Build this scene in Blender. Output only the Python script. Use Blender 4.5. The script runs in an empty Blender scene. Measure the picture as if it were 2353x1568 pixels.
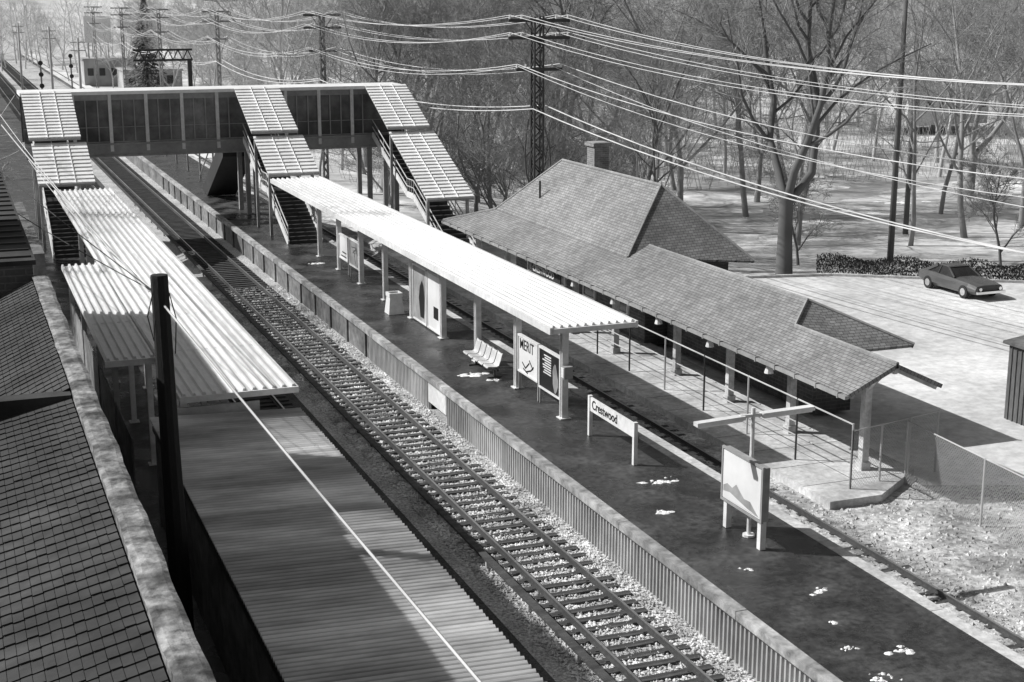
import bpy, math, random
import numpy as np
from mathutils import Vector, Matrix
random.seed(7); rng=np.random.default_rng(5)
scene=bpy.context.scene
COL=scene.collection
# ------------------------------------------------------------------ materials
def _n(nt,t,**k):
    n=nt.nodes.new(t)
    for a,b in k.items(): setattr(n,a,b)
    return n
def mat(name,v,rough=.8,var=.25,scale=3.,big=.3,bigvar=.2,bump=0.,bscale=40.,metal=0.,stretch=(1,1,1),spec=.5,pat=None,rvar=0.,det=4,groove=None):
    m=bpy.data.materials.new(name); m.use_nodes=True; nt=m.node_tree
    b=nt.nodes['Principled BSDF']; L=nt.links.new
    tc=_n(nt,'ShaderNodeTexCoord'); mp=_n(nt,'ShaderNodeMapping'); mp.inputs['Scale'].default_value=stretch
    L(tc.outputs['Object'],mp.inputs['Vector'])
    n1=_n(nt,'ShaderNodeTexNoise'); n1.inputs['Scale'].default_value=scale; n1.inputs['Detail'].default_value=det; n1.inputs['Roughness'].default_value=.65
    L(mp.outputs[0],n1.inputs['Vector'])
    r1=_n(nt,'ShaderNodeMapRange'); r1.inputs['From Min'].default_value=.3; r1.inputs['From Max'].default_value=.7
    r1.inputs['To Min'].default_value=1-var; r1.inputs['To Max'].default_value=1+var; L(n1.outputs['Fac'],r1.inputs['Value'])
    n2=_n(nt,'ShaderNodeTexNoise'); n2.inputs['Scale'].default_value=big; n2.inputs['Detail'].default_value=3; L(mp.outputs[0],n2.inputs['Vector'])
    r2=_n(nt,'ShaderNodeMapRange'); r2.inputs['From Min'].default_value=.35; r2.inputs['From Max'].default_value=.65
    r2.inputs['To Min'].default_value=1-bigvar; r2.inputs['To Max'].default_value=1+bigvar; L(n2.outputs['Fac'],r2.inputs['Value'])
    mu=_n(nt,'ShaderNodeMath',operation='MULTIPLY'); L(r1.outputs[0],mu.inputs[0]); L(r2.outputs[0],mu.inputs[1])
    mv=_n(nt,'ShaderNodeMath',operation='MULTIPLY'); L(mu.outputs[0],mv.inputs[0]); mv.inputs[1].default_value=v
    last=mv.outputs[0]; hgt=None
    if groove:   # troughs of the corrugation darkened as dirt and as painted relief shade: (axis, pitch, phase, low, high)
        sp=_n(nt,'ShaderNodeSeparateXYZ'); L(tc.outputs['Object'],sp.inputs[0])
        a=_n(nt,'ShaderNodeMath',operation='MULTIPLY_ADD'); L(sp.outputs[groove[0]],a.inputs[0]); a.inputs[1].default_value=2*math.pi/groove[1]; a.inputs[2].default_value=groove[2]
        s=_n(nt,'ShaderNodeMath',operation='SINE'); L(a.outputs[0],s.inputs[0])
        gr=_n(nt,'ShaderNodeMapRange'); gr.inputs['From Min'].default_value=-.9; gr.inputs['From Max'].default_value=.3; gr.inputs['To Min'].default_value=groove[3]; gr.inputs['To Max'].default_value=groove[4]; L(s.outputs[0],gr.inputs['Value'])
        gm=_n(nt,'ShaderNodeMath',operation='MULTIPLY'); L(last,gm.inputs[0]); L(gr.outputs[0],gm.inputs[1]); last=gm.outputs[0]
    if pat:   # shingle pattern on UV: (width,row height,mortar,contrast)
        uv=_n(nt,'ShaderNodeUVMap'); br=_n(nt,'ShaderNodeTexBrick')
        br.inputs['Scale'].default_value=1; br.inputs['Brick Width'].default_value=pat[0]; br.inputs['Row Height'].default_value=pat[1]
        br.inputs['Mortar Size'].default_value=pat[2]; br.inputs['Mortar Smooth'].default_value=.3; br.inputs['Bias'].default_value=0
        br.inputs['Color1'].default_value=(1.2,1.2,1.2,1); br.inputs['Color2'].default_value=(.82,.82,.82,1); br.inputs['Mortar'].default_value=(pat[3],)*3+(1,)
        L(uv.outputs[0],br.inputs['Vector'])
        mx=_n(nt,'ShaderNodeMath',operation='MULTIPLY'); L(last,mx.inputs[0]); L(br.outputs['Color'],mx.inputs[1]); last=mx.outputs[0]; hgt=br.outputs['Fac']
    L(last,b.inputs['Base Color'])
    b.inputs['Roughness'].default_value=rough; b.inputs['Metallic'].default_value=metal
    b.inputs['Specular IOR Level'].default_value=spec
    if rvar:
        rr=_n(nt,'ShaderNodeMapRange'); rr.inputs['From Min'].default_value=.42; rr.inputs['From Max'].default_value=.6
        rr.inputs['To Min'].default_value=max(.05,rough-rvar); rr.inputs['To Max'].default_value=rough; L(n2.outputs['Fac'],rr.inputs['Value']); L(rr.outputs[0],b.inputs['Roughness'])
    if bump or hgt is not None:
        bp=_n(nt,'ShaderNodeBump'); bp.inputs['Distance'].default_value=.03
        if hgt is not None:
            iv=_n(nt,'ShaderNodeMath',operation='SUBTRACT'); iv.inputs[0].default_value=1; L(hgt,iv.inputs[1]); L(iv.outputs[0],bp.inputs['Height']); bp.inputs['Strength'].default_value=.6
        else:
            n3=_n(nt,'ShaderNodeTexNoise'); n3.inputs['Scale'].default_value=bscale; n3.inputs['Detail'].default_value=3; L(mp.outputs[0],n3.inputs['Vector'])
            L(n3.outputs['Fac'],bp.inputs['Height']); bp.inputs['Strength'].default_value=bump
        L(bp.outputs[0],b.inputs['Normal'])
    return m
def flat(name,v,rough=.9,spec=.2):
    m=bpy.data.materials.new(name); m.use_nodes=True; nt=m.node_tree; b=nt.nodes['Principled BSDF']
    tc=_n(nt,'ShaderNodeTexCoord'); n1=_n(nt,'ShaderNodeTexNoise'); n1.inputs['Scale'].default_value=.6; n1.inputs['Detail'].default_value=1
    nt.links.new(tc.outputs['Object'],n1.inputs['Vector'])
    r=_n(nt,'ShaderNodeMapRange'); r.inputs['To Min'].default_value=v*.55; r.inputs['To Max'].default_value=v*1.45; nt.links.new(n1.outputs['Fac'],r.inputs['Value']); nt.links.new(r.outputs[0],b.inputs['Base Color'])
    b.inputs['Roughness'].default_value=rough; b.inputs['Specular IOR Level'].default_value=spec
    return m
M={}
M['grass']=mat('winter_grass',.46,.95,.35,.9,.09,.45)
M['ballast']=mat('ballast_stone',.42,.95,.75,16,.5,.2,1.,30)
M['ballast_shade']=mat('ballast_shade_tone',.07,.95,.7,16,.5,.3,1.,30)  # shaded copy of the ballast, the roof's shade painted into its colour
M['stone']=mat('loose_stone',.6,.9,.5,1.7,.5,.25,det=2)
M['rubble']=mat('rubble_stone',.46,.9,.5,1.3,.6,.3,det=2)
M['dirt']=mat('gravel_dirt',.38,.95,.6,5,.6,.45,1.,20)
M['lot']=mat('worn_asphalt_lot',.56,.85,.22,2.5,.12,.25,.3,30)
M['asphalt']=mat('platform_asphalt',.042,.6,.6,5,.7,.5,.25,60,rvar=.4)
M['concrete']=mat('concrete',.48,.85,.3,5,.5,.25,.3,40)
M['concrete_d']=mat('stained_concrete',.3,.85,.55,3,.5,.35,.3,40)
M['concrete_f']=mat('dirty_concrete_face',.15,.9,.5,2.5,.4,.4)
M['white']=mat('white_painted_steel',.7,.45,.14,4,.4,.12)
M['roofwhite']=mat('white_ribbed_metal',.66,.4,.14,3,.2,.12,stretch=(2,.4,1))
M['roofrib']=mat('pale_ribbed_metal',.84,.4,.08,3,.3,.08)
M['roofgap']=mat('grey_ribbed_metal',.3,.5,.15,3,.3,.12)
M['corr']=mat('weathered_corrugated_metal',.62,.5,.35,1.4,.3,.35,stretch=(.35,1.6,1),groove=(1,.17,.3,.35,1.1))
M['corrwall']=mat('galvanised_corrugated_wall',.42,.55,.25,3,.3,.25,stretch=(1,1,.3))
M['grey']=mat('grey_painted_steel',.3,.55,.15,4,.5,.15)
M['dark']=mat('dark_painted_steel',.035,.5,.25,4)
M['black']=mat('black_creosote_wood',.012,.85,.5,6,stretch=(6,6,.5),bump=.6,bscale=15)
M['glass']=mat('dark_window_glass',.03,.12,.3,1.5)
M['panel']=mat('smoked_panel',.13,.3,.6,.9,.25,.7)
M['rail']=mat('rusty_rail_side',.08,.6,.3,8,metal=.3)
M['railtop']=mat('worn_rail_top',.5,.35,.1,8,metal=.8)
M['tie']=mat('creosoted_tie',.06,.9,.5,6,.6,.4,stretch=(.6,6,3),bump=.6,bscale=12)
M['shingle']=mat('slate_shingle',.22,.75,.2,2.2,.3,.18,pat=(.24,.14,.012,.3))
M['ridgecap']=mat('ridge_cap_tile',.27,.8,.25,4)
M['brick']=mat('dark_brick',.08,.9,.3,3,pat=(.42,.14,.02,1.6))
M['chim']=mat('pale_brick',.2,.9,.3,3,pat=(.3,.1,.02,1.4))
M['stucco']=mat('mottled_stucco',.15,.9,.85,6,1.5,.6,.3,25,det=8)
M['tile']=mat('flat_clay_tile',.03,.85,.5,2.5,.6,.45)
M['wood']=mat('weathered_wood',.1,.9,.4,5,stretch=(5,5,.6))
M['bark']=flat('bark_dark',.13); M['bark2']=flat('bark_grey',.28); M['bark3']=flat('bark_haze_pale',.46); M['bark4']=flat('bark_haze_far',.6)  # distant barks lightened in steps, haze painted into their tone
M['hedge']=flat('dry_hedge_twigs',.07)
M['evergreen']=flat('evergreen_needles',.15)  # needles lightened to carry distance haze in the colour
M['snow']=mat('old_snow',.85,.7,.08,8,bump=.4,bscale=20)
M['water']=mat('river_water',.45,.3,.25,.8,.1,.2,bump=.1,bscale=3)
M['road']=mat('pale_road',.6,.8,.15,2,.1,.15)
M['wire']=flat('wire_glint_tone',.62,.45); M['wire_d']=flat('black_wire',.03,.6)  # pale wire tone stands in for sun glint on the wires
M['galv']=flat('galvanised_pipe',.45,.5,.4)
M['carpaint']=mat('dark_car_paint',.09,.25,.08,1)
M['chrome']=mat('chrome_trim',.7,.15,.05,1,metal=1.)
M['tyre']=mat('tyre_rubber',.02,.85,.2,5)
M['poster']=mat('poster_white',.75,.4,.05,2)
M['posterg']=mat('poster_grey',.35,.4,.35,.9,.4,.3)
M['ink']=mat('black_ink',.012,.45,.1,2)
M['seat']=mat('moulded_white_seat',.5,.35,.1,3)
M['hill']=mat('hazy_hillside',.58,1.,.3,.08,.01,.2)  # distance haze put into the hillside colour
M['leadgrey']=mat('far_building',.36,.8,.15,.5)
# ------------------------------------------------------------------ mesh builder
class MB:
    def __init__(s): s.v=[];s.f=[];s.uv=None
    def add(s,vs,fs):
        o=len(s.v); s.v.extend([tuple(p) for p in vs]); s.f.extend([tuple(i+o for i in f) for f in fs]); return s
    def box(s,x0,x1,y0,y1,z0,z1):
        return s.add([(x0,y0,z0),(x1,y0,z0),(x1,y1,z0),(x0,y1,z0),(x0,y0,z1),(x1,y0,z1),(x1,y1,z1),(x0,y1,z1)],
          [(0,3,2,1),(4,5,6,7),(0,1,5,4),(1,2,6,5),(2,3,7,6),(3,0,4,7)])
    def beam(s,p,q,w,h=None,up=(0,0,1)):
        h=h or w; p=Vector(p);q=Vector(q);d=(q-p).normalized();u=Vector(up)
        if abs(d.dot(u))>.98: u=Vector((0,1,0))
        r=d.cross(u).normalized();u=r.cross(d)
        a=r*w/2;b=u*h/2
        return s.add([p-a-b,p+a-b,p+a+b,p-a+b,q-a-b,q+a-b,q+a+b,q-a+b],
          [(0,1,2,3),(7,6,5,4),(0,4,5,1),(1,5,6,2),(2,6,7,3),(3,7,4,0)])
    def tube(s,pts,rads,n=6,cap=True):
        pts=[Vector(p) for p in pts]
        if not hasattr(rads,'__len__'): rads=[rads]*len(pts)
        vs=[];fs=[]
        for i,p in enumerate(pts):
            d=(pts[min(i+1,len(pts)-1)]-pts[max(i-1,0)])
            if d.length<1e-9: d=Vector((0,0,1))
            d.normalize(); u=Vector((1,0,0)) if abs(d.x)<.8 else Vector((0,1,0))
            r=d.cross(u).normalized(); w=d.cross(r)
            for k in range(n):
                a=2*math.pi*k/n; vs.append(p+(r*math.cos(a)+w*math.sin(a))*rads[i])
        for i in range(len(pts)-1):
            for k in range(n):
                fs.append((i*n+k,i*n+(k+1)%n,(i+1)*n+(k+1)%n,(i+1)*n+k))
        if cap:
            fs.append(tuple(range(n))[::-1]); fs.append(tuple((len(pts)-1)*n+k for k in range(n)))
        return s.add(vs,fs)
    def obj(s,name,m,parent=None,origin=None,smooth=False,uvf=None):
        if parent is not None: o0=Vector(parent['o'])
        elif origin is not None: o0=Vector(origin)
        else: o0=Vector((0,0,0))
        me=bpy.data.meshes.new(name)
        me.from_pydata([(p[0]-o0.x,p[1]-o0.y,p[2]-o0.z) for p in s.v],[],s.f)
        if uvf:
            uvl=me.uv_layers.new(name='UVMap')
            for pl in me.polygons:
                for li in pl.loop_indices:
                    p=s.v[me.loops[li].vertex_index]; uvl.data[li].uv=uvf(p,pl.normal)
        if smooth:
            for pl in me.polygons: pl.use_smooth=True
        me.materials.append(M[m] if isinstance(m,str) else m)
        ob=bpy.data.objects.new(name,me); COL.objects.link(ob)
        if parent is not None: ob.parent=parent
        else: ob.location=o0
        return ob
def top(name,loc,label,cat,group=None):
    loc=tuple(float(c) for c in loc)
    e=bpy.data.objects.new(name,None); COL.objects.link(e); e.empty_display_size=.3
    e.location=loc; e['o']=loc; e['label']=label; e['category']=cat
    if group: e['group']=group
    return e
def tag(o,label,cat,group=None):
    o['label']=label;o['category']=cat
    if group:o['group']=group
    return o
def struct(o): o['kind']='structure'; return o
def clone(e,loc,rz=0,sc=1.):
    loc=tuple(float(c) for c in loc)
    c=e.copy(); COL.objects.link(c); c.location=loc; c.rotation_euler=(0,0,rz); c.scale=(sc,sc,sc); c['o']=loc
    for ch in list(e.children):
        k=ch.copy(); COL.objects.link(k); k.parent=c
    return c
def text(s,size,name,m,parent,M4,ext=.004,sx=1.,bold=0):
    cu=bpy.data.curves.new('t','FONT'); cu.body=s; cu.size=size; cu.extrude=ext; cu.offset=bold
    to=bpy.data.objects.new('t',cu); COL.objects.link(to)
    dg=bpy.context.evaluated_depsgraph_get(); dg.update()
    me=bpy.data.meshes.new_from_object(to.evaluated_get(dg))
    bpy.data.objects.remove(to); 
    me.transform(Matrix.Scale(sx,4,(1,0,0))); me.transform(M4); me.materials.clear(); me.materials.append(M[m])
    o=bpy.data.objects.new(name,me); COL.objects.link(o); o.parent=parent; me.transform(Matrix.Translation(-Vector(parent['o'])))
    return o
def facing_track(x,y,z):   # text plane facing -X, reading toward -Y
    return Matrix(((0,0,-1,x),(-1,0,0,y),(0,1,0,z),(0,0,0,1)))
# ------------------------------------------------------------------ ground sheets
def sheet(name,m,poly,z):
    b=MB(); b.add([(x,y,z) for x,y in poly],[tuple(range(len(poly)))])
    return struct(b.obj(name,m))
def gz(x,y):
    z=-.36
    if x>34 and y>66: z-=min(1.2,(y-66)*.06)*min(1,(x-34)/10)
    return z
g=MB()
xs=np.concatenate([np.linspace(-1500,-60,8),np.linspace(-40,160,51),np.linspace(200,2000,10)])
ys=np.concatenate([np.linspace(-300,0,4),np.linspace(10,60,10),np.linspace(62,120,30),np.linspace(130,260,20),np.linspace(300,3000,14)])
vs=[];fs=[]
for j,y in enumerate(ys):
    for i,x in enumerate(xs): vs.append((float(x),float(y),gz(x,y)))
nx=len(xs)
for j in range(len(ys)-1):
    for i in range(nx-1): fs.append((j*nx+i,j*nx+i+1,(j+1)*nx+i+1,(j+1)*nx+i))
g.add(vs,fs); struct(g.obj('ground','grass'))
sheet('railway_ballast','ballast',[(11.6,5),(20.0,5),(20.0,600),(11.6,600)],-.22)
sheet('track_bed','dirt',[(20.0,5),(24.2,5),(24.2,600),(20.0,600)],-.158)
sheet('shaded_ballast_bed','ballast_shade',[(4,5),(11.6,5),(11.6,600),(4,600)],-.216)  # shade beside the platform roof painted as a darker bed
sheet('gravel_yard','dirt',[(23.3,2),(46,2),(46,36),(23.3,36)],-.15)
sheet('parking_lot','lot',[(27,35.5),(62,22),(62,52),(53,61),(44.5,66.6),(36,68.5),(33,74),(27,74)],-.142)
def ribbon(name,m,cl,wd,z,jit):
    b=MB(); P=[]; 
    for a,c in zip(cl,cl[1:]):
        for k in range(8): P.append(Vector((a[0]+(c[0]-a[0])*k/8,a[1]+(c[1]-a[1])*k/8)))
    vs=[]
    for i,p in enumerate(P):
        d=(P[min(i+1,len(P)-1)]-P[max(i-1,0)]).normalized(); nn=Vector((-d.y,d.x))
        for s in(-1,1): q=p+nn*s*(wd/2+random.uniform(-jit,jit)); vs.append((q.x,q.y,z))
    b.add(vs,[(2*i,2*i+1,2*i+3,2*i+2) for i in range(len(P)-1)]); return struct(b.obj(name,m))
ribbon('river','water',[(58,94),(66,103),(82,110),(110,113),(150,115)],4.2,-1.545,.8)
ribbon('road','road',[(62,164),(92,146),(131,132),(200,116)],6.5,-1.54,.2)
sheet('trackside_path','road',[(20.5,140),(24,140),(25,600),(22,600)],-.14)
# hill
h=MB(); vs=[];fs=[]; nx=60
for j in range(10):
    for i in range(nx):
        x=-900+i*45; y=420+j*60; z=-2+ (30*math.sin(min(1,j/5)*math.pi/2))*(.8+.25*math.sin(i*.45)+.12*math.sin(i*1.3))
        vs.append((x,y,z))
for j in range(9):
    for i in range(nx-1): fs.append((j*nx+i,j*nx+i+1,(j+1)*nx+i+1,(j+1)*nx+i))
h.add(vs,fs); struct(h.obj('hill','hill',smooth=True))
# loose stones
def stones(name,n,x0,x1,y0,y1,z,s0,s1,m,lab,pw=1.35):
    base=np.array([(1,0,0),(-1,0,0),(0,1,0),(0,-1,0),(0,0,1),(0,0,-1)],float)
    tri=np.array([(0,2,4),(2,1,4),(1,3,4),(3,0,4),(2,0,5),(1,2,5),(3,1,5),(0,3,5)])
    u=rng.random(n); yy=y0+(y1-y0)*u**pw; xx=x0+(x1-x0)*rng.random(n)
    sc=(s0+(s1-s0)*rng.random((n,1,1))**2)*(.6+.8*rng.random((n,6,1)))
    P=base[None]*sc+ .25*s1*(rng.random((n,6,3))-.5); P[:,:,2]*=.7
    a=rng.random(n)*6.28; c,s=np.cos(a)[:,None],np.sin(a)[:,None]
    X=P[:,:,0]*c-P[:,:,1]*s; Y=P[:,:,0]*s+P[:,:,1]*c
    P[:,:,0]=X+xx[:,None];P[:,:,1]=Y+yy[:,None];P[:,:,2]+=z
    F=(tri[None]+6*np.arange(n)[:,None,None]).reshape(-1,3)
    me=bpy.data.meshes.new(name); me.from_pydata(P.reshape(-1,3).tolist(),[],F.tolist()); me.materials.append(M[m])
    o=bpy.data.objects.new(name,me); COL.objects.link(o); o['kind']='stuff'; o['label']=lab; o['category']='gravel'
    return o
stones('gravel',34000,12.0,15.75,17,75,-.195,.025,.065,'stone','loose crushed stone ballast along the railway track')
stones('gravel',6000,22.7,30,16,35,-.15,.015,.1,'rubble','loose pale rubble stones beside the track')
stones('gravel',3500,20.2,23.4,16,60,-.15,.02,.06,'rubble','scattered stones between the rails of the track')
# ------------------------------------------------------------------ tracks
def railmesh(xc,y0,y1,par):
    b=MB(); b.box(xc-.07,xc+.07,y0,y1,-.15,-.13); b.box(xc-.012,xc+.012,y0,y1,-.13,-.04); b.box(xc-.036,xc+.036,y0,y1,-.04,-.004)
    r=b.obj('rail','rail',par)
    t=MB(); t.box(xc-.03,xc+.03,y0,y1,-.004,0); t.obj('running_surface','railtop',par).parent=r
def track(xc,label,nt,y0=16.,sink=0.):
    e=top('railway_track',(xc,y0,-.2),label,'railway track','parallel railway tracks')
    railmesh(xc-.75,0,600,e); railmesh(xc+.75,0,600,e)
    tm=MB(); tm.box(-1.3,1.3,-.11,.11,-.17,.05); base=None
    for i in range(nt):
        if base is None:
            base=tm.obj('tie','tie',None,(0,0,0)); o=base
        else: o=base.copy(); COL.objects.link(o)
        o.parent=e; o.location=(random.uniform(-.08,.08),i*.56+random.uniform(-.04,.04),random.uniform(-.02,.006)-sink); o.rotation_euler=(random.uniform(-sink,sink),random.uniform(-sink,sink),random.uniform(-.03,.03))
    r=MB()
    for i in range(nt,int((420-y0)/.56)):
        y=y0+i*.56; r.box(xc-1.3,xc+1.3,y-.11,y+.11,-.3,-.15)
    r=r.obj('ties','tie',e); r['kind']='stuff'
    p=MB()
    for i in range(nt):
        for sx in(-.75,.75): p.box(xc+sx-.17,xc+sx+.17,y0+i*.56-.09,y0+i*.56+.09,-.152,-.135)
    p=p.obj('tie_plates','rail',e); p['kind']='stuff'
track(13.9,'sunlit railway track with timber ties in pale ballast',100)
track(9.9,'shaded railway track beside the covered side platform',60)
track(21.7,'railway track between island platform and station house',90,sink=.006)
e=top('third_rail',(12.45,10,-.2),'dark electric third rail with cover board along track','third rail')
MB().box(12.41,12.49,10,200,-.02,.07).obj('conductor_rail','rail',e)
MB().box(12.34,12.54,10,200,.1,.13).obj('cover_board','tie',e)
k=MB()
for y in range(10,110,3): k.box(12.4,12.5,y-.05,y+.05,-.2,-.02); k.box(12.54,12.56,y-.04,y+.04,-.2,.1)
k.obj('insulators','concrete',e)['kind']='stuff'
# ------------------------------------------------------------------ platforms
e=top('island_platform',(17.8,20,-.2),'high island platform with dark asphalt deck and pale edges','platform')
MB().box(15.86,19.66,2,175,.95,1.19).obj('deck','asphalt',e)
b=MB(); y=2.
while y<175:
    L=6.1; b.box(15.56+random.uniform(-.01,.01),15.856,y,y+L-.02,1.0,1.2+random.uniform(-.004,.006)); y+=L
b.obj('edge_coping','concrete_d',e)
b=MB(); y=2.
while y<175:
    b.box(19.664,20.0,y,y+4.55,.9,1.2); y+=4.57
b.obj('edge_coping','concrete',e)
def wavewall(x,y0,y1,z0,z1,pitch,amp):
    b=MB(); n=int((y1-y0)/pitch*6); vs=[];fs=[]
    prof=[0,0,1,1,1,0]
    for i in range(n+1):
        y=y0+i*pitch/6; dx=amp*prof[i%6]
        vs+= [(x-dx,y,z0),(x-dx,y,z1)]
    for i in range(n): fs.append((2*i,2*i+1,2*i+3,2*i+2))
    return b.add(vs,fs)
wavewall(15.86,4,47.3,-.22,.95,.19,.08).obj('corrugated_skirt','corrwall',e)
wavewall(15.86,49.3,57.5,-.22,.95,.19,.08).obj('corrugated_skirt','corrwall',e)
MB().box(15.76,15.84,47.3,49.3,.1,.95).obj('skirt_panel','white',e)
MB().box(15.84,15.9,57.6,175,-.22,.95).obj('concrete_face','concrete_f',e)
b=MB()
for y in np.arange(58,120,3.): b.box(15.76,15.838,float(y),float(y)+.2,-.22,.95)
b.obj('piers','concrete_f',e)['kind']='stuff'
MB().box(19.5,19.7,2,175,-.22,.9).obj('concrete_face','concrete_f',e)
e=top('side_platform',(5.5,20,-.2),'covered high-level side platform in deep shade','platform')
MB().box(2.4,7.95,2,175,.9,1.19).obj('deck','asphalt',e)
MB().box(7.954,8.22,2,175,.86,1.2).obj('edge_coping','concrete_d',e)
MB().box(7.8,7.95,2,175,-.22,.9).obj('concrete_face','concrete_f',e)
e=top('low_platform',(25,35,-.2),'low concrete platform in front of the station house','platform')
b=MB(); b.add([(23.4,34.5,-.3),(25.2,34.5,-.3),(27.6,36.2,-.3),(27.6,88,-.3),(23.4,88,-.3),(23.4,34.5,.1),(25.2,34.5,.1),(27.6,36.2,.1),(27.6,88,.1),(23.4,88,.1)],
 [(5,6,7,8,9),(0,1,6,5),(1,2,7,6),(2,3,8,7),(3,4,9,8),(4,0,5,9)])
b.obj('slab','concrete',e)
b=MB()
for y in np.arange(36,80,1.8): b.box(23.4,27.2,y-.012,y+.012,.1,.104)
b.box(25.2,25.22,36,80,.1,.1045)
b.obj('paving_joints','dark',e)
# snow patches
for (x,y,s) in [(18.1,35.1,.75),(17.0,32.8,.5),(17.05,28.5,.2),(17.95,26.7,.4),(17.3,25.1,.22),(16.8,23.9,.35),(17.85,23.4,.45),(16.7,22.5,.5),(17.2,48.4,1.),(17.6,47.4,.4),(17.4,73,.6)]:
    b=MB()
    for c in range(int(5+s*22)):
        cx=x+random.gauss(0,s*.3); cy=y+random.gauss(0,s*.2); r=random.uniform(.015,.13)*s**.5
        n=9; vs=[(cx,cy,1.19+.03)]; 
        for a in range(n):
            rr=r*random.uniform(.4,1.4); vs.append((cx+rr*math.cos(a*6.283/n)*1.5,cy+rr*math.sin(a*6.283/n),1.188))
        b.add(vs,[(0,1+a,1+(a+1)%n) for a in range(n)])
    tag(b.obj('snow_patch','snow',None,(x,y,1.19)),'small melting snow patch on dark platform asphalt','snow','melting snow patches on the platform')
# ------------------------------------------------------------------ canopies
def ribroof(x0,x1,y0,y1,z,name,m,par,rib=.26):
    b=MB(); b.box(x0,x1,y0,y1,z-.1,z)
    n=int((x1-x0)/rib)
    for i in range(n+1):
        x=x0+.06+i*(x1-x0-.12)/n; b.add([(x-.06,y0-.01,z),(x+.06,y0-.01,z),(x+.03,y0-.01,z+.085),(x-.03,y0-.01,z+.085),(x-.06,y1,z),(x+.06,y1,z),(x+.03,y1,z+.085),(x-.03,y1,z+.085)],
          [(0,1,2,3),(7,6,5,4),(1,5,6,2),(2,6,7,3),(3,7,4,0)])
    y=y0+5.2
    while y<y1: b.box(x0,x1,y,y+.04,z,z+.012); y+=5.2
    return b.obj(name,m,par)
def post(x,y,z0,z1,par,w=.2,m='white'):
    b=MB(); b.box(x-w/2,x+w/2,y-w/2,y-w/2+.03,z0,z1); b.box(x-w/2,x+w/2,y+w/2-.03,y+w/2,z0,z1); b.box(x-.015,x+.015,y-w/2+.03,y+w/2-.03,z0,z1)
    b.box(x-w/2-.08,x+w/2+.08,y-w/2-.08,y+w/2+.08,z0,z0+.03)
    return b.obj('post',m,par)
e=top('platform_canopy',(18.05,42,1.2),'long flat white ribbed metal canopy on steel posts','canopy','platform canopies')
ribroof(17.15,20.0,40.9,82.5,4.5,'roof','roofwhite',e)
b=MB(); b.box(17.05,17.15,40.8,82.5,4.32,4.54); b.box(20.0,20.1,40.8,82.5,4.32,4.54); b.box(17.15,20.0,40.78,40.88,4.34,4.5); b.obj('fascia','white',e)
for i in range(9): post(18.05,42+i*4.13,1.2,4.22,e,.22)
b=MB(); b.box(17.95,18.15,41,82,4.22,4.398)
for i in range(10): b.box(17.16,19.98,42+i*4.13-.07,42+i*4.13+.07,4.26,4.396)
b.obj('beams','grey',e)
e=top('platform_canopy',(6,37,1.2),'white ribbed canopy over side platform, partly shaded','canopy','platform canopies')
ribroof(5.1,8.1,36.9,81.5,4.5,'roof','roofwhite',e)
ribroof(3.7,5.06,41.7,58,4.46,'roof_extension','roofwhite',e)
b=MB(); b.box(5.1,8.1,36.8,36.88,4.36,4.52); b.box(8.1,8.16,36.8,81.5,4.36,4.52); b.box(5.04,5.1,36.8,41.6,4.36,4.52);b.box(3.66,5.06,41.6,41.68,4.3,4.48); b.obj('fascia','white',e)
for y in (38.2,42.4,46.6,50.8,55,59.2,63.4,67.6,71.8,76): post(5.9,y,1.2,4.22,e,.22)
for y in (41.9,46.6,52,57): post(4.9,y,1.2,4.3,e,.16)
for y in (41.9,46.6,52,57): post(3.95,y,1.2,4.3,e,.16,'grey')
b=MB(); b.box(5.8,6.0,37,81,4.22,4.398)
for y in (38.2,42.4,46.6,50.8,55,59.2,63.4,67.6,71.8,76): b.box(5.12,8.05,y-.07,y+.07,4.26,4.396)
b.obj('beams','grey',e)
MB().box(3.9,3.94,38,57,1.2,3.2).obj('back_screen','concrete_f',e)
b=MB(); b.tube([(5.0,41.8,2.2),(5.0,38,2.2)],.03,6); b.tube([(5.0,41.8,1.8),(5.0,38,1.8)],.03,6); b.obj('handrail','galv',e)
# corrugated lower roof
e=top('shelter_roof',(6.2,20,1.2),'weathered corrugated metal roof over the platform','roof')
b=MB(); n=int((37.2-3)/.17*6); vs=[];fs=[]
for i in range(n+1):
    y=3+i*.17/6; z=3.8+.042*math.sin(2*math.pi*i/6+.3)
    vs+=[(4.3,y,z+.12),(8.28+.01*math.sin(i*.7),y,z-.02)]
for i in range(n): fs.append((2*i,2*i+1,2*i+3,2*i+2))
b.add(vs,fs); b.obj('roof','corr',e)
b=MB(); b.box(4.35,8.2,3,37.2,3.6,3.72); b.obj('roof_frame','dark',e)
for y in (8,14,20,26,32,36.8): post(6.0,y,1.2,3.6,e,.2,'grey')
b=MB(); b.box(4.4,4.5,3,37.1,1.2,3.6); b.obj('back_wall','concrete_f',e)
b=MB(); b.box(4.6,7.2,37.3,37.36,3.3,4.1); b.obj('gable_panel','white',e)
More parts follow.
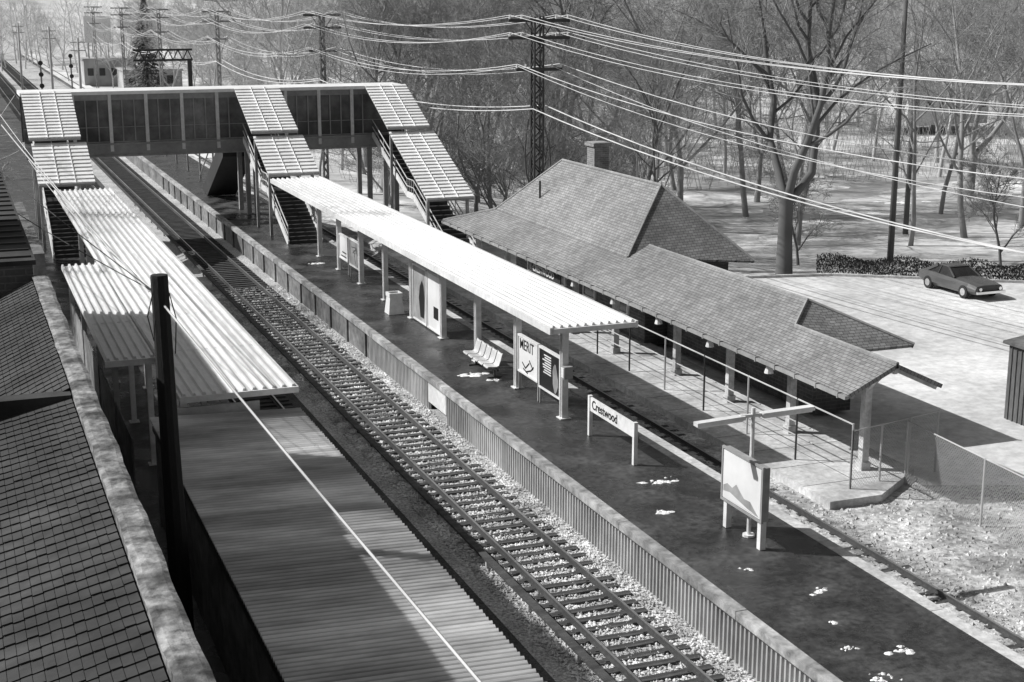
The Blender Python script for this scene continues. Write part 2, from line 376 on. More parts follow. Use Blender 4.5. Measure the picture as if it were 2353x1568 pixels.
# ------------------------------------------------------------------ footbridge
YB=92.
e=top('footbridge',(17.5,YB,-.2),'enclosed pedestrian footbridge with window bays and white roof','footbridge')
b=MB(); b.box(4.2,28.1,YB-.35,YB+3.0,8.95,9.15)
b.obj('roof','roofrib',e)
MB().box(4.3,28,YB,YB+2.7,5.75,6.0).obj('floor','concrete_d',e)
b=MB(); b.box(4.3,28,YB-.12,YB,5.2,5.98); b.box(4.3,28,YB-.22,YB-.12,5.9,6.02); b.box(4.3,28,YB-.2,YB-.12,5.18,5.3); b.box(4.3,28,YB+2.7,YB+2.85,5.2,5.98)
b.obj('girder','grey',e)
MB().box(4.3,28,YB+.02,YB+.08,6.0,8.95).obj('wall_panels','panel',e)
MB().box(4.3,28,YB+2.62,YB+2.68,6.0,8.95).obj('wall_panels','panel',e)
b=MB(); b.box(4.3,28,YB-.06,YB+.01,8.6,8.94); b.box(4.3,28,YB-.06,YB+.01,6.03,6.12); b.box(4.3,28,YB-.03,YB+.012,6.95,6.99); b.obj('window_rails','grey',e)
x=7.2; i=0
while x<25.6:
    if not 16.7<x<19.9:
        b=MB()
        if i%3==0: b.box(x-.1,x+.1,YB-.14,YB+.01,5.5,8.93)
        else: b.box(x-.035,x+.035,YB-.06,YB+.015,6.13,8.59)
        b.obj('mullion','white' if i%3==0 else 'grey',e)
    x+=.72; i+=1
for x in (4.9,7.0,17.6,18.1,25.6,27.4):
    z0={4.9:1.2,7.0:1.2,17.6:1.2,18.1:1.2}.get(x,.1)
    for y in (YB-.0,YB+2.6):
        MB().box(x-.14,x+.14,y-.14+.02,y+.14+.02,z0,5.2).obj('column','grey',e)
# ------------------------------------------------------------------ stair towers
def ribpanel(x0,x1,ya,za,yb,zb,n,par):
    b=MB(); th=.12
    b.add([(x0,ya,za),(x1,ya,za),(x1,yb,zb),(x0,yb,zb),(x0,ya,za-th),(x1,ya,za-th),(x1,yb,zb-th),(x0,yb,zb-th)],
      [(3,2,1,0),(4,5,6,7),(0,1,5,4),(1,2,6,5),(2,3,7,6),(3,0,4,7)])
    b.obj('roof_panel','roofgap',par)
    r=MB(); L=math.hypot(yb-ya,zb-za); uy,uz=(yb-ya)/L,(zb-za)/L; p=L/n
    # wide pans lying in the roof slope, narrow open joints between them
    for i in range(n):
        s0=i*p+.02; s1=(i+1)*p-.07
        A=(ya+uy*s0,za+uz*s0); B=(ya+uy*s1,za+uz*s1); h0,h1=.02,.06
        r.add([(x0-.02,A[0],A[1]),(x1+.02,A[0],A[1]),(x1+.02,B[0],B[1]),(x0-.02,B[0],B[1]),
               (x0-.02,A[0],A[1]+h0),(x1+.02,A[0],A[1]+h0),(x1+.02,B[0],B[1]+h1),(x0-.02,B[0],B[1]+h1)],
          [(0,1,2,3),(7,6,5,4),(0,4,5,1),(1,5,6,2),(2,6,7,3),(3,7,4,0)])
    for f in (.36,.66):
        x=x0+(x1-x0)*f; r.beam((x,ya,za+.07),(x,yb,zb+.07),.03,.05)
    r.obj('roof_pans','roofrib',par)
def stair(x0,x1,yend,zend,zfoot,label):
    ymid=86.6; zm=6.75
    e=top('covered_stairway',((x0+x1)/2,yend,zfoot),label,'stairway','covered stairways from the footbridge')
    ribpanel(x0,x1,YB-.3,9.2,ymid,zm+.12,15,e)
    ribpanel(x0+.12,x1+.28,ymid+.15,zm-.15,yend,zend,int((ymid-yend)/.34),e)
    sw0,sw1=x0+.5,x1-.5
    ytop=YB-.4; yf=yend-3.2; 
    zl=zfoot+(6-zfoot)*.5; yl0=yf+(ytop-yf)*.44; yl1=yl0+1.3
    s=MB(); k=14
    for (ya,za,yb_,zb) in ((yf,zfoot,yl0,zl),(yl1,zl,ytop,6.0)):
        for i in range(k):
            y0_=ya+(yb_-ya)*i/k; z0_=za+(zb-za)*(i+1)/k
            s.box(sw0,sw1,y0_,y0_+(yb_-ya)/k+.02,z0_-.05,z0_)
            s.box(sw0,sw1,y0_,y0_+.02,z0_-(zb-za)/k,z0_-.05)
    s.box(sw0,sw1,yl0+.02,yl1,zl-.1,zl-.004); s.obj('steps','dark',e)
    for x in (sw0-.06,sw1+.06):
        st=MB(); P=[(x,yf,zfoot+.05),(x,yl0,zl+.02),(x,yl1,zl+.02),(x,ytop,6.02)]
        for a,b_ in zip(P,P[1:]): st.beam(a,b_,.08,.34)
        st.obj('stringer','white',e)
        hr=MB()
        for hh in (.95,.5):
            Q=[(p[0],p[1],p[2]+hh) for p in P]
            for a,b_ in zip(Q,Q[1:]): hr.tube([a,b_],.035,6)
        for a,b_ in zip(P,P[1:]):
            for t in (0,.33,.66): 
                q=[a[j]+(b_[j]-a[j])*t for j in range(3)]; hr.tube([q,(q[0],q[1],q[2]+.95)],.025,5)
        hr.obj('handrail','galv',e)
    for x in (x0+.2,x1-.1):
        MB().box(x-.08,x+.08,ymid-.08,ymid+.08,zfoot,zm-.28).obj('post','grey',e)
        MB().box(x-.08,x+.08,yend+.1,yend+.26,zfoot,zend-.06).obj('post','grey',e)
    return e
stair(4.3,7.1,82.6,4.72,1.2,'stepped white ribbed roof over stairs to side platform')
stair(16.9,19.7,82.7,4.75,1.2,'stepped white ribbed roof over stairs to island platform')
stair(25.3,28.0,79.2,3.35,.1,'stepped white ribbed roof over stairs to station side')
e=top('rear_stairway',(16.4,99,1.2),'dark enclosed stair flight behind the footbridge','stairway')
b=MB(); b.add([(16.6,95,6),(18.6,95,6),(18.6,104,1.5),(16.6,104,1.5),(16.6,95,4.6),(18.6,95,4.6),(18.6,102,1.2),(16.6,102,1.2)],
 [(3,2,1,0),(4,5,6,7),(0,1,5,4),(1,2,6,5),(2,3,7,6),(3,0,4,7)]); b.obj('flight','dark',e)
for x in (16.5,18.7): MB().tube([(x,95,7),(x,104,2.4)],.05,5).obj('handrail','galv',e)
for i,y in enumerate(np.arange(106,168,6)):
    y=float(y)
    e=top('lamp_post',(17.8,y,1.2),'thin pale lamp post on the far platform','lamp post','platform lamp posts beyond the footbridge')
    MB().box(17.74,17.86,y-.06,y+.06,1.2,4.2).obj('pole','grey',e); MB().box(16.9,18.7,y-.08,y+.08,4.2,4.32).obj('lamp','white',e)
# ------------------------------------------------------------------ station house
e=top('station_house',(27.5,54,-.2),'old station house with slate hipped roof and platform eaves','station building')
def uvroof(p,n):
    if abs(n.x)>=abs(n.y): return (p[1], p[0]/max(.2,abs(n.z)))
    return (p[0], p[1]/max(.2,abs(n.z)))
def S(x): return 3.1+.4655*(x-24.3)
def roofpoly(name,polys,par,m='shingle'):
    b=MB()
    for p in polys: b.add(p,[tuple(range(len(p)))])
    o=b.obj(name,m,par,uvf=uvroof)
    me=o.data; 
    for pl in me.polygons:
        if pl.normal.z<0: pl.flip()
    md=o.modifiers.new('t','SOLIDIFY'); md.thickness=.13; md.offset=-1
    return o
F=[(24.3,35.2,S(24.3)),(26,35.2,S(26)),(26,40.9,S(26)),(27.2,42.1,S(27.2)),(27.2,54.4,S(27.2)),(26.2,54.3,S(26.2)),(26.2,70,S(26.2)),(24.3,73,S(24.3))]
roofpoly('canopy_roof',[F,[(26,35.2,3.891),(27.7,35.2,3.1),(27.7,39.9,3.1),(26,40.9,3.891)],
 [(27.2,42.1,4.45),(26,40.9,3.891),(27.7,39.9,3.1)],[(27.2,42.1,4.45),(27.7,39.9,3.1),(30.1,39.9,3.1)],
 [(27.2,42.1,4.45),(30.1,39.9,3.1),(30.1,54.2,3.1),(27.2,54.2,4.45)],
 [(24.3,73,3.1),(26.2,70,S(26.2)),(31.9,70.5,3.6),(31.9,73,3.1)]],e)
roofpoly('hipped_roof',[[(26.18,54.3,S(26.2)+.02),(26.18,70,S(26.2)+.02),(29,67.9,6.62),(29,56.9,6.62)],
 [(26.18,54.28,S(26.2)+.02),(31.9,53.6,3.6),(29,56.9,6.62)],
 [(31.9,53.6,3.6),(31.9,70.5,3.6),(29,67.9,6.62),(29,56.9,6.62)],
 [(26.18,70,S(26.2)+.02),(29,67.9,6.62),(31.9,70.5,3.6)]],e)
b=MB()
for a,c in [((26,35.2,3.9),(26,40.9,3.9)),((27.2,42.1,4.46),(27.2,54.3,4.46)),((27.2,42.1,4.46),(26,40.9,3.9)),((27.2,42.1,4.46),(30.1,39.9,3.11)),
 ((29,56.9,6.63),(29,67.9,6.63)),((29,56.9,6.63),(26.2,54.3,4.02)),((29,56.9,6.63),(31.9,53.6,3.62)),((29,67.9,6.63),(26.2,70,4.02)),((26.2,70,4.),(24.3,73,3.11))]:
    b.tube([a,c],.06,6)
b.obj('ridge_caps','ridgecap',e)
b=MB(); b.box(24.2,24.3,35.2,73,2.95,3.06)
for y in np.arange(35.6,73,1.2): b.box(24.18,24.34,y-.03,y+.03,2.92,3.1)
b.obj('gutter','grey',e)
bu=lambda p,n:(p[1] if abs(n.x)>.5 else p[0],p[2])
b=MB(); b.box(28.2,29.8,43,54.4,.0,3.3); b.obj('annex_wall','brick',e,uvf=bu)
b=MB(); b.box(27.3,31.3,54.8,70,.0,3.7); b.obj('wall','brick',e,uvf=bu)
for y in (57,60.5,64,67.5):
    w=MB(); w.box(27.24,27.296,y-.6,y+.6,1.1,2.7); w=w.obj('window','glass',e)
    f=MB(); f.box(27.2,27.3,y-.68,y-.6,1.02,2.78); f.box(27.2,27.3,y+.6,y+.68,1.02,2.78); f.box(27.2,27.3,y-.6,y+.6,2.7,2.78); f.box(27.2,27.3,y-.6,y+.6,1.02,1.1); f.box(27.21,27.25,y-.6,y+.6,1.87,1.93)
    f.obj('frame','white',e).parent=w
b=MB(); b.box(30,30.8,66.2,67.1,5.0,7.6); b.box(29.9,30.9,66.1,67.2,7.4,7.58); b.obj('chimney','chim',e,uvf=lambda p,n:(p[0]+p[1],p[2]))
MB().tube([(27.2,66.5,4.9),(27.2,66.5,5.8)],.05,6).obj('vent_pipe','dark',e)
for y in (36.8,41.1,45.3,49.5,53.7,57.9,62.1,66.3,70.5):
    x=26.1 if y<50 else 25.4
    zt=S(x)-.14
    b=MB(); b.box(x-.12,x+.12,y-.12,y+.12,.1,zt); b.box(x-.17,x+.17,y-.17,y+.17,.1,.35)
    for s in(-1,1):
        b.beam((x,y+s*.1,zt-1.),(x,y+s*.95,zt-.1),.12,.14)
        b.beam((x+s*.1,y,zt-1.),(x+s*.85,y,zt-.42),.12,.14)
    b.obj('post','concrete',e)
b=MB()
for x,z in ((26.1,3.62),(24.6,3.0)): b.box(x-.06,x+.06,35.4,42 if x>26 else 72.8,z-.1,z+.08)
b.beam((24.35,35.4,2.98),(26,35.4,3.72),.1,.16); b.beam((26,35.4,3.72),(27.6,35.4,2.98),.1,.16)
b.obj('eave_beams','concrete',e)
for y in (40,44,48,52,56):
    l=MB(); l.tube([(24.5,y,2.95),(24.5,y,2.75),(24.5,y,2.6)],[.05,.12,.16],8); l.obj('lamp','white',e)
e=top('station_sign',(24.7,59.5,2.3),'dark hanging name board reading CRESTWOOD under the eave','sign')
MB().box(24.66,24.72,57.9,61.3,2.3,2.8).obj('board','dark',e)
text('CRESTWOOD',.42,'lettering','white',e,facing_track(24.65,61.1,2.4),sx=.95,bold=.01)
for y in (58.2,60.9): MB().box(24.67,24.71,y,y+.05,2.8,3.1).obj('hanger','dark',e)
# ------------------------------------------------------------------ fences
e=top('platform_fence',(24.62,35.3,.1),'pipe railing fence with tall posts along low platform','fence')
P=[35.3+i*3.08 for i in range(12)]
for y in P: MB().tube([(24.62,y,.1),(24.62,y,2.15)],.035,7).obj('post','dark' if random.random()<.5 else 'galv',e)
b=MB(); b.tube([(24.62,P[0],2.12),(24.62,P[-1],2.12)],.028,6); b.obj('top_rail','galv',e)
for z in (1.15,.7): MB().tube([(25.0,38,z),(25.0,P[-1],z)],.022,6).obj('middle_rail','galv',e)
def chain(p,q,h,label,np_):
    e=top('chain_link_fence',p,label,'fence','chain link fences')
    p=Vector(p);q=Vector(q);L=(q-p).length;d=(q-p)/L
    for i in range(np_+1):
        a=p+d*L*i/np_; MB().tube([a,a+Vector((0,0,h))],.035,7).obj('post','galv',e)
    MB().tube([p+Vector((0,0,h-.03)),q+Vector((0,0,h-.03))],.025,6).obj('top_rail','galv',e)
    b=MB(); s=.12; t=-h
    while t<L:
        for sg in (0,1):
            a0=max(0,-t); a1=min(h,L-t)
            if a1>a0:
                if sg==0: A=p+d*(t+a0)+Vector((0,0,a0*.97)); B=p+d*(t+a1)+Vector((0,0,a1*.97))
                else: A=p+d*(t+a0)+Vector((0,0,(h-a0)*.97)); B=p+d*(t+a1)+Vector((0,0,(h-a1)*.97))
                b.tube([A,B],.004,3,False)
        t+=s
    b.obj('wire_mesh','galv',e)
chain((26.9,35.7,-.2),(25.9,20,-.2),2.1,'chain link fence running beside the rubble yard',4)
chain((24.62,35.3,-.1),(28.4,36.2,-.1),2.05,'chain link fence across the platform end',3)
# ------------------------------------------------------------------ platform furniture
def sideframe(x,ya,yb,z0,z1,t=.06,w=.07):
    b=MB(); b.box(x-t,x+t,ya,ya+w,z0,z1); b.box(x-t,x+t,yb-w,yb,z0,z1); b.box(x-t,x+t,ya+w,yb-w,z1-w,z1); b.box(x-t,x+t,ya+w,yb-w,z0,z0+w); return b
def poster(ya,yb,z0,z1,label,m,extra=None,x=18.05,legs=False):
    e=top('poster_board',(x,(ya+yb)/2,1.2),label,'poster board','poster boards on the platform')
    sideframe(x,ya,yb,z0,z1).obj('frame','white',e)
    p=MB(); p.box(x-.03,x+.03,ya+.07,yb-.07,z0+.07,z1-.07); p.obj('poster',m,e)
    if z0>1.35:
        for y in (ya+.04,yb-.04): MB().box(x-.025,x+.025,y-.025,y+.025,1.2,z0).obj('leg','grey',e)
    if extra: extra(e)
    return e
def merit(e):
    text('MERIT',.52,'lettering','ink',e,facing_track(18.015,45.84,2.72),sx=.92,bold=.004)
    b=MB(); X=18.014
    for (a,c) in [((45.6,2.25),(45.3,2.1)),((45.3,2.1),(44.95,2.35)),((45.2,2.0),(44.8,2.12)),((44.95,2.45),(44.6,2.2)),((44.8,2.12),(44.55,2.3)),((45.5,2.05),(45.1,1.95))]:
        b.beam((X,a[0],a[1]),(X,c[0],c[1]),.05,.008,up=(1,0,0))
    b.obj('drawing','ink',e)
poster(44.15,46.0,1.85,3.2,'white advertising poster with black lettering MERIT','poster',merit)
def dark1(e):
    X=18.014; b=MB()
    for i in range(8): b.box(X-.005,X+.003,43.0,43.75-random.uniform(0,.25),2.95-i*.085,2.99-i*.085)
    b.obj('print_lines','poster',e)
    b=MB(); n=14; vs=[(X,42.65+.2*math.cos(a*6.283/n)*(1+.3*math.sin(a)),2.35+.5*math.sin(a*6.283/n)) for a in range(n)]; b.add(vs,[tuple(range(n))]); b.obj('printed_figure','posterg',e)
poster(42.2,44.05,1.75,3.2,'dark advertising poster with white print and figure','ink',dark1)
def coat(e):
    X=18.014; b=MB(); b.add([(X,57.3,1.5),(X,56.8,1.5),(X,56.7,2.4),(X,56.85,2.9),(X,57.05,3.1),(X,57.35,2.8),(X,57.5,2.3)],[tuple(range(7))]); b.obj('printed_figure','ink',e)
    b=MB(); b.add([(X-.003,57.0,3.1),(X-.003,56.8,3.2),(X-.003,56.85,3.4),(X-.003,57.05,3.42),(X-.003,57.2,3.25)],[tuple(range(5))]); b.obj('printed_face','posterg',e)
poster(56.45,58.3,1.25,3.65,'tall board with figure poster between canopy posts','posterg',coat)
poster(54.6,56.35,1.25,3.6,'tall white poster board with small dark shapes','poster',lambda e:MB().box(18.01,18.016,54.9,55.5,1.8,2.3).obj('print','ink',e))
poster(69.1,70.75,1.85,3.1,'white timetable board beside canopy posts','poster',lambda e:MB().box(18.01,18.016,69.4,70.4,2.0,2.06).box(18.01,18.016,69.4,70.2,2.2,2.26).obj('print','ink',e))
def mapp(e):
    b=MB()
    for i in range(6): b.beam((18.012,67.2+random.random()*1.2,1.95+random.random()),(18.012,67.2+random.random()*1.2,1.95+random.random()),.03,.008,up=(1,0,0))
    b.obj('map_lines','ink',e)
poster(67.05,68.8,1.8,3.15,'framed route map board beside canopy posts','posterg',mapp)
e=top('station_name_sign',(18.07,38.3,1.2),'long white station name sign reading Crestwood on posts','sign')
MB().box(18.03,18.09,36.78,39.86,2.02,2.46).obj('board','white',e)
for y in (36.72,39.92): MB().box(18.0,18.12,y-.06,y+.06,1.2,2.5).obj('leg','white',e)
text('Crestwood',.4,'lettering','ink',e,facing_track(18.024,39.72,2.13),sx=1.0,bold=.004)
e=top('billboard',(18.04,30.4,1.2),'double sided framed billboard on two white posts','billboard')
b=MB(); b.box(17.96,18.14,29.36,31.34,1.96,3.35); b.obj('case','grey',e)
sideframe(17.95,29.33,31.37,1.93,3.38,.03,.06).obj('frame','grey',e)
MB().box(17.928,17.956,29.42,31.28,2.02,3.29).obj('poster','poster',e)
b=MB(); X=17.925; b.add([(X,31.25,2.35),(X,31.05,2.45),(X,30.8,2.4),(X,30.6,2.55),(X,30.4,2.42),(X,30.2,2.3),(X,29.9,2.32),(X,29.6,2.12),(X,29.45,2.05),(X,31.25,2.05)],[tuple(range(10))]); b.obj('printed_landscape','posterg',e)
b=MB(); b.add([(X-.002,31.25,2.2),(X-.002,30.9,2.25),(X-.002,30.5,2.18),(X-.002,30.0,2.1),(X-.002,29.6,2.06),(X-.002,31.25,2.05)],[tuple(range(6))]); b.obj('printed_shore','poster',e)
for y in (29.5,31.2):
    MB().box(17.97,18.13,y-.08,y+.08,1.2,1.95).obj('leg','white',e)
e=top('platform_lamp',(18.22,30.4,1.2),'white T-shaped twin fluorescent lamp on a pole','lamp')
MB().tube([(18.22,30.4,1.2),(18.22,30.4,4.6)],.055,10).obj('pole','white',e)
MB().tube([(18.22,30.4,1.2),(18.22,30.4,1.26)],.16,10).obj('base_plate','white',e)
for x0,x1,z0,z1 in ((16.6,17.95,4.33,4.38),(18.45,19.95,4.4,4.43)):
    b=MB(); b.beam((x0,30.4,z0),(x1,30.4,z1),.22,.1); h=b.obj('lamp_housing','white',e)
    MB().beam((x0+.05,30.4,z0-.07),(x1-.05,30.4,z1-.07),.14,.05).obj('lamp_tube','poster',e).parent=h
MB().box(17.85,18.55,30.36,30.44,4.36,4.44).obj('bracket','white',e)
e=top('seat_row',(18,49,1.2),'row of five moulded white seats on steel frame','bench')
MB().box(17.75,17.83,47.4,50.1,1.5,1.56).box(17.5,18.05,47.7,47.76,1.2,1.24).box(17.5,18.05,49.7,49.76,1.2,1.24).box(17.75,17.81,47.7,47.76,1.24,1.5).box(17.75,17.81,49.7,49.76,1.24,1.5).obj('frame','dark',e)
sm=[(17.42,.40),(17.46,.44),(17.6,.42),(17.78,.41),(17.86,.45),(17.93,.62),(17.99,.84),(18.02,.9)]
for i in range(5):
    yc=47.65+i*.55; b=MB(); vs=[];fs=[]; W=[-.24,-.18,0,.18,.24]; hz=[.05,.01,0,.01,.05]
    for (x,z) in sm:
        for w,hh in zip(W,hz): vs.append((x-hh*.5,yc+w,1.2+z+hh))
    for a in range(len(sm)-1):
        for c in range(4): fs.append((a*5+c,a*5+c+1,(a+1)*5+c+1,(a+1)*5+c))
    b.add(vs,fs); s=b.obj('seat','seat',e,smooth=True); md=s.modifiers.new('s','SOLIDIFY'); md.thickness=.025
e=top('litter_bin',(17.6,59.7,1.2),'white square litter bin with tapered body and open top','bin')
b=MB(); b.add([(17.25,59.4,1.2),(17.95,59.4,1.2),(17.95,60.1,1.2),(17.25,60.1,1.2),(17.33,59.48,1.95),(17.87,59.48,1.95),(17.87,60.02,1.95),(17.33,60.02,1.95)],[(0,1,5,4),(1,2,6,5),(2,3,7,6),(3,0,4,7),(0,3,2,1)]); b.obj('body','white',e)
b=MB(); b.box(17.3,17.9,59.45,59.53,1.95,2.12); b.box(17.3,17.9,59.97,60.05,1.95,2.12); b.box(17.3,17.38,59.53,59.97,1.95,2.12); b.box(17.82,17.9,59.53,59.97,1.95,2.12); b.obj('rim','white',e)
MB().box(17.38,17.82,59.53,59.97,1.9,1.98).obj('opening','dark',e)
e=top('electrical_box',(18.05,41.8,2.4),'small grey metal electrical box fixed on canopy post','electrical box')
MB().box(17.9,18.2,41.62,41.88,2.6,3.0).obj('case','grey',e); MB().box(17.88,17.9,41.65,41.85,2.64,2.96).obj('door','white',e)
# ------------------------------------------------------------------ near buildings
e=top('corner_building',(-3,15,-.3),'dark tiled roof building with mottled stucco parapet','building')
MB().box(-8,1.55,2,30.4,-.3,8.0).obj('wall','brick',e,uvf=bu)
b=MB(); m=5; y0,y1=3.,30.4; n=int((y1-y0)/.12); vs=[];fs=[]
for j in range(n+1):
    w_=.008*math.sin(j*.21)+.007*math.sin(j*.57)
    for i in range(m+1):
        vs.append((1.36+.31*i/m+w_+random.uniform(-.003,.003),y0+(y1-y0)*j/n,9.1+random.uniform(-.004,.004)-(.02 if i in(0,m) else 0)))
for j in range(n):
    for i in range(m): a=j*(m+1)+i; fs.append((a,a+1,a+m+2,a+m+1))
b.add(vs,fs); b.box(1.38,1.65,y0,y1,8.0,9.07); b.obj('parapet','stucco',e)
def tiles(x0,x1,y0,y1,z1,slope,name='roof'):
    b=MB(); tw,tl=.105,.25; y=y1
    while y>y0:
        x=x1; j=random.uniform(-.012,.012)
        while x>x0:
            z=z1-(x1-x)*slope; r=random.uniform(-.004,.006); q=random.uniform(-.02,.02)+j
            b.add([(x-tw+.002,y-tl-.04+q,z+.02+r-slope*tw),(x-.003,y-tl-.04+q,z+.02+r*.5),(x-.003,y,z+.002),(x-tw+.002,y,z+.002-slope*tw),
                   (x-tw+.002,y-tl-.04+q,z+.004+r-slope*tw),(x-.003,y-tl-.04+q,z+.004+r)],[(0,1,2,3),(4,5,1,0)])
            x-=tw
        y-=tl
    b.add([(x0,y0,z1-(x1-x0)*slope-.01),(x1,y0,z1-.01),(x1,y1,z1-.01),(x0,y1,z1-(x1-x0)*slope-.01)],[(0,1,2,3)])
    return b.obj(name,'tile',e)
tiles(-2.0,1.36,3,21.1,8.92,.22); tiles(-2.0,1.36,21.4,30.4,9.0,.45)
MB().box(-2.0,1.36,21.1,21.4,8.0,8.97).obj('dividing_parapet','tile',e)
e=top('brick_building',(-2,40,-.3),'dark brick building with flat roof and added shadow tower','building')
b=MB(); b.box(-8,1.4,30.45,50,-.3,9.3); b.obj('wall','brick',e,uvf=bu)
MB().box(-7,.2,33.2,37,9.41,12).obj('added_shadow_tower','brick',e,uvf=bu)  # unseen tower added and sized to throw shadow across the shelter roof
MB().box(-7.8,1.46,30.42,50.06,9.304,9.4).obj('roof','tile',e)
b=MB()
for y in np.arange(30.8,50,.9): b.box(-7.8,1.4,float(y),float(y)+.05,9.4,9.44)
b.obj('roof_seams','dark',e)
e=top('retaining_wall',(2.6,66,-.3),'weathered concrete wall beside the side platform','wall')
MB().box(2.9,3.4,63,80,-.3,4.2).obj('wall','concrete_f',e)
e=top('timber_pole',(3.62,28.2,-.2),'thick black weathered timber utility pole','utility pole')
b=MB(); b.tube([(3.7,28.2,-.2),(3.68,28.2,3),(3.63,28.2,6),(3.6,28.2,9.3),(3.6,28.2,9.34)],[.24,.22,.19,.172,.165],9); b.obj('pole','black',e,smooth=False)
for P_ in ([(3.45,28.0,9.1),(3.3,27.9,8.6),(3.4,27.95,8.1),(3.45,28,8.5)],[(3.75,28.05,9.0),(3.85,28,8.5),(3.8,28,7.8)]): MB().tube(P_,.012,5).obj('cable_loop','wire_d',e)
def wire(pts,r,label,m='wire',sag=1.,group='overhead wires',n=14):
    b=MB(); P=[]
    for a,c in zip(pts,pts[1:]):
        a=Vector(a);c=Vector(c); 
        for i in range(n):
            t=i/n; p=a.lerp(c,t); p.z-=4*sag*t*(1-t)*(c-a).length/40; P.append(p)
    P.append(Vector(pts[-1])); b.tube(P,r,5)
    o=b.obj('overhead_wire',m,None,tuple(pts[0])); return tag(o,label,'wire',group)
wire([(2.0,60,9.8),(3.65,28.0,8.75),(5.6,6,6.6)],.024,'thick pale cable over the corrugated roof','galv',.15)
for x,z,x2 in ((-1,9,3.5),(-2,12,3.5),(1.5,11,3.4),(3,8.2,3.5)): wire([(x,62,z),(x2,28.3,9.0)],.012,'thin service cable to timber pole','wire_d' if x<0 else 'wire',.3)
for z0,z1 in ((9.5,6.5),(8,9.5),(11,7.5)): wire([(-1.5,48,z0),(3.6,84,z1)],.015,'thin pale service cable beside the platform','wire',.4)
# ------------------------------------------------------------------ utility poles and wires
def lattice(x,y,ht,hs,sc,label):
    e=top('lattice_utility_pole',(x,y,-.3),label,'utility pole','steel utility poles along the railway')
    w=.26*sc; mm='dark' if sc==1 else ('bark' if y<130 else 'bark2')  # far poles take paler tones, haze put into their colour
    for sx in(-1,1):
        for sy in(-1,1): MB().box(x+sx*w-.05,x+sx*w+.05,y+sy*w-.05,y+sy*w+.05,-.3,ht).obj('leg',mm,e)
    b=MB(); z=.0; k=0
    while z<ht-.6:
        s=1 if k%2 else -1
        for sy in(-1,1): b.beam((x-w*s,y+sy*w,z),(x+w*s,y+sy*w,z+.6),.07)
        for sx in(-1,1): b.beam((x+sx*w,y-w*s,z),(x+sx*w,y+w*s,z+.6),.07)
        z+=.6;k+=1
    b.obj('lattice_bracing',mm,e)
    for z,L in hs:
        a=MB().box(x-L,x+L,y-.08-w,y+.08-w,z-.09,z+.09).obj('crossarm',mm,e)
        if sc==1:
            for f in (-1,-.6,.6,1): MB().tube([(x+f*L*.95,y-w,z+.08),(x+f*L*.95,y-w,z+.3)],[.07,.05],6).obj('insulator','white',e).parent=a
    for s in(-1,1): MB().beam((x+s*.9,y-w-.1,hs[0][0]),(x,y-w-.1,hs[1][0]-.3),.05).obj('arm_brace',mm,e)
HS=[(13.4,1.85),(12.45,1.85),(10.7,1.4)]
lattice(31.5,77.5,13.6,HS,1,'tall dark lattice steel pole with three crossarms')
poles=[(27.6,112),(26.2,150),(25.4,186),(25.0,222),(24.7,260)]
for x,y in poles: lattice(x,y,13.5,[(z,L*.8) for z,L in HS],.6,'distant lattice steel pole with crossarms')
spans=lambda f,z,zn:[(39.5+f,36,zn)]+[(31.5+f,77.24,z)]+[(px+f*.8,py-.2,z) for px,py in poles]
for f in (-1.75,-1.05,1.05,1.75):
    wire(spans(f,13.7,11.7),.018,'pale high wire strung between the steel poles',sag=1.0+.06*f)
    wire(spans(f,12.75,10.7),.018,'pale high wire strung between the steel poles',sag=1.0-.06*f)
for f in (-1.3,1.3): wire(spans(f,11.0,8.3),.024,'pale middle wire strung between the steel poles',sag=1.1)
wire(spans(-1.3,10.9,7.6),.018,'pale middle wire strung between the steel poles',sag=1.25)
wire(spans(1.0,10.8,6.6),.018,'pale middle wire strung between the steel poles',sag=1.15)
for f,z in ((0.35,8.7),(-.35,8.5)): wire(spans(f,z,5.1-.3*f),.034,'thick lashed cable strung between the steel poles',sag=1.)
def woodpole(x,y,h,label,arms=0):
    e=top('wooden_pole',(x,y,-.5),label,'utility pole','slim wooden utility poles')
    mm='bark' if y<130 else 'bark3'  # pale tone on far poles is painted haze
    MB().tube([(x,y,-2),(x,y,h)],[.2,.13],8).obj('pole',mm,e,smooth=True)
    for i in range(arms): MB().box(x-.9,x+.9,y-.06,y+.06,h-.6-i,h-.48-i).obj('crossarm',mm,e)
woodpole(51.8,71.5,16,'tall slim wooden pole in the park'); woodpole(62,84,12,'slim wooden pole among trees')
woodpole(34.6,38.6,5.2,'short thin pole beside the shed')
for x,y,h in ((14,210,11),(12,250,11),(16,190,10),(28,300,12)): woodpole(x,y,h,'distant wooden pole beside the railway',2)
e=top('signal_gantry',(18,150,-.2),'dark steel signal gantry over the tracks','gantry')
for z in (9.6,8.6): MB().box(17.8,23.6,149.8,150.2,z,z+.2).obj('beam','dark',e)
b=MB()
for i in range(6): b.beam((17.9+i*.95,150,8.7),(18.4+i*.95,150,9.7),.1); b.beam((18.4+i*.95,150,9.7),(18.85+i*.95,150,8.7),.1)
b.obj('bracing','dark',e); MB().box(23.1,23.5,149.8,150.2,-.2,8.6).obj('column','dark',e)
for x,y in ((9.9,165),(14.6,185)):
    e=top('railway_signal',(x,y,-.2),'three lamp railway signal on a slim mast','signal','railway signals beside the tracks')
    MB().tube([(x,y,-.2),(x,y,8)],.1,6).obj('mast','bark2',e)
    for z in (5.6,6.8,8): MB().tube([(x,y-.2,z),(x,y-.3,z)],.26,10).obj('signal_head','dark',e)
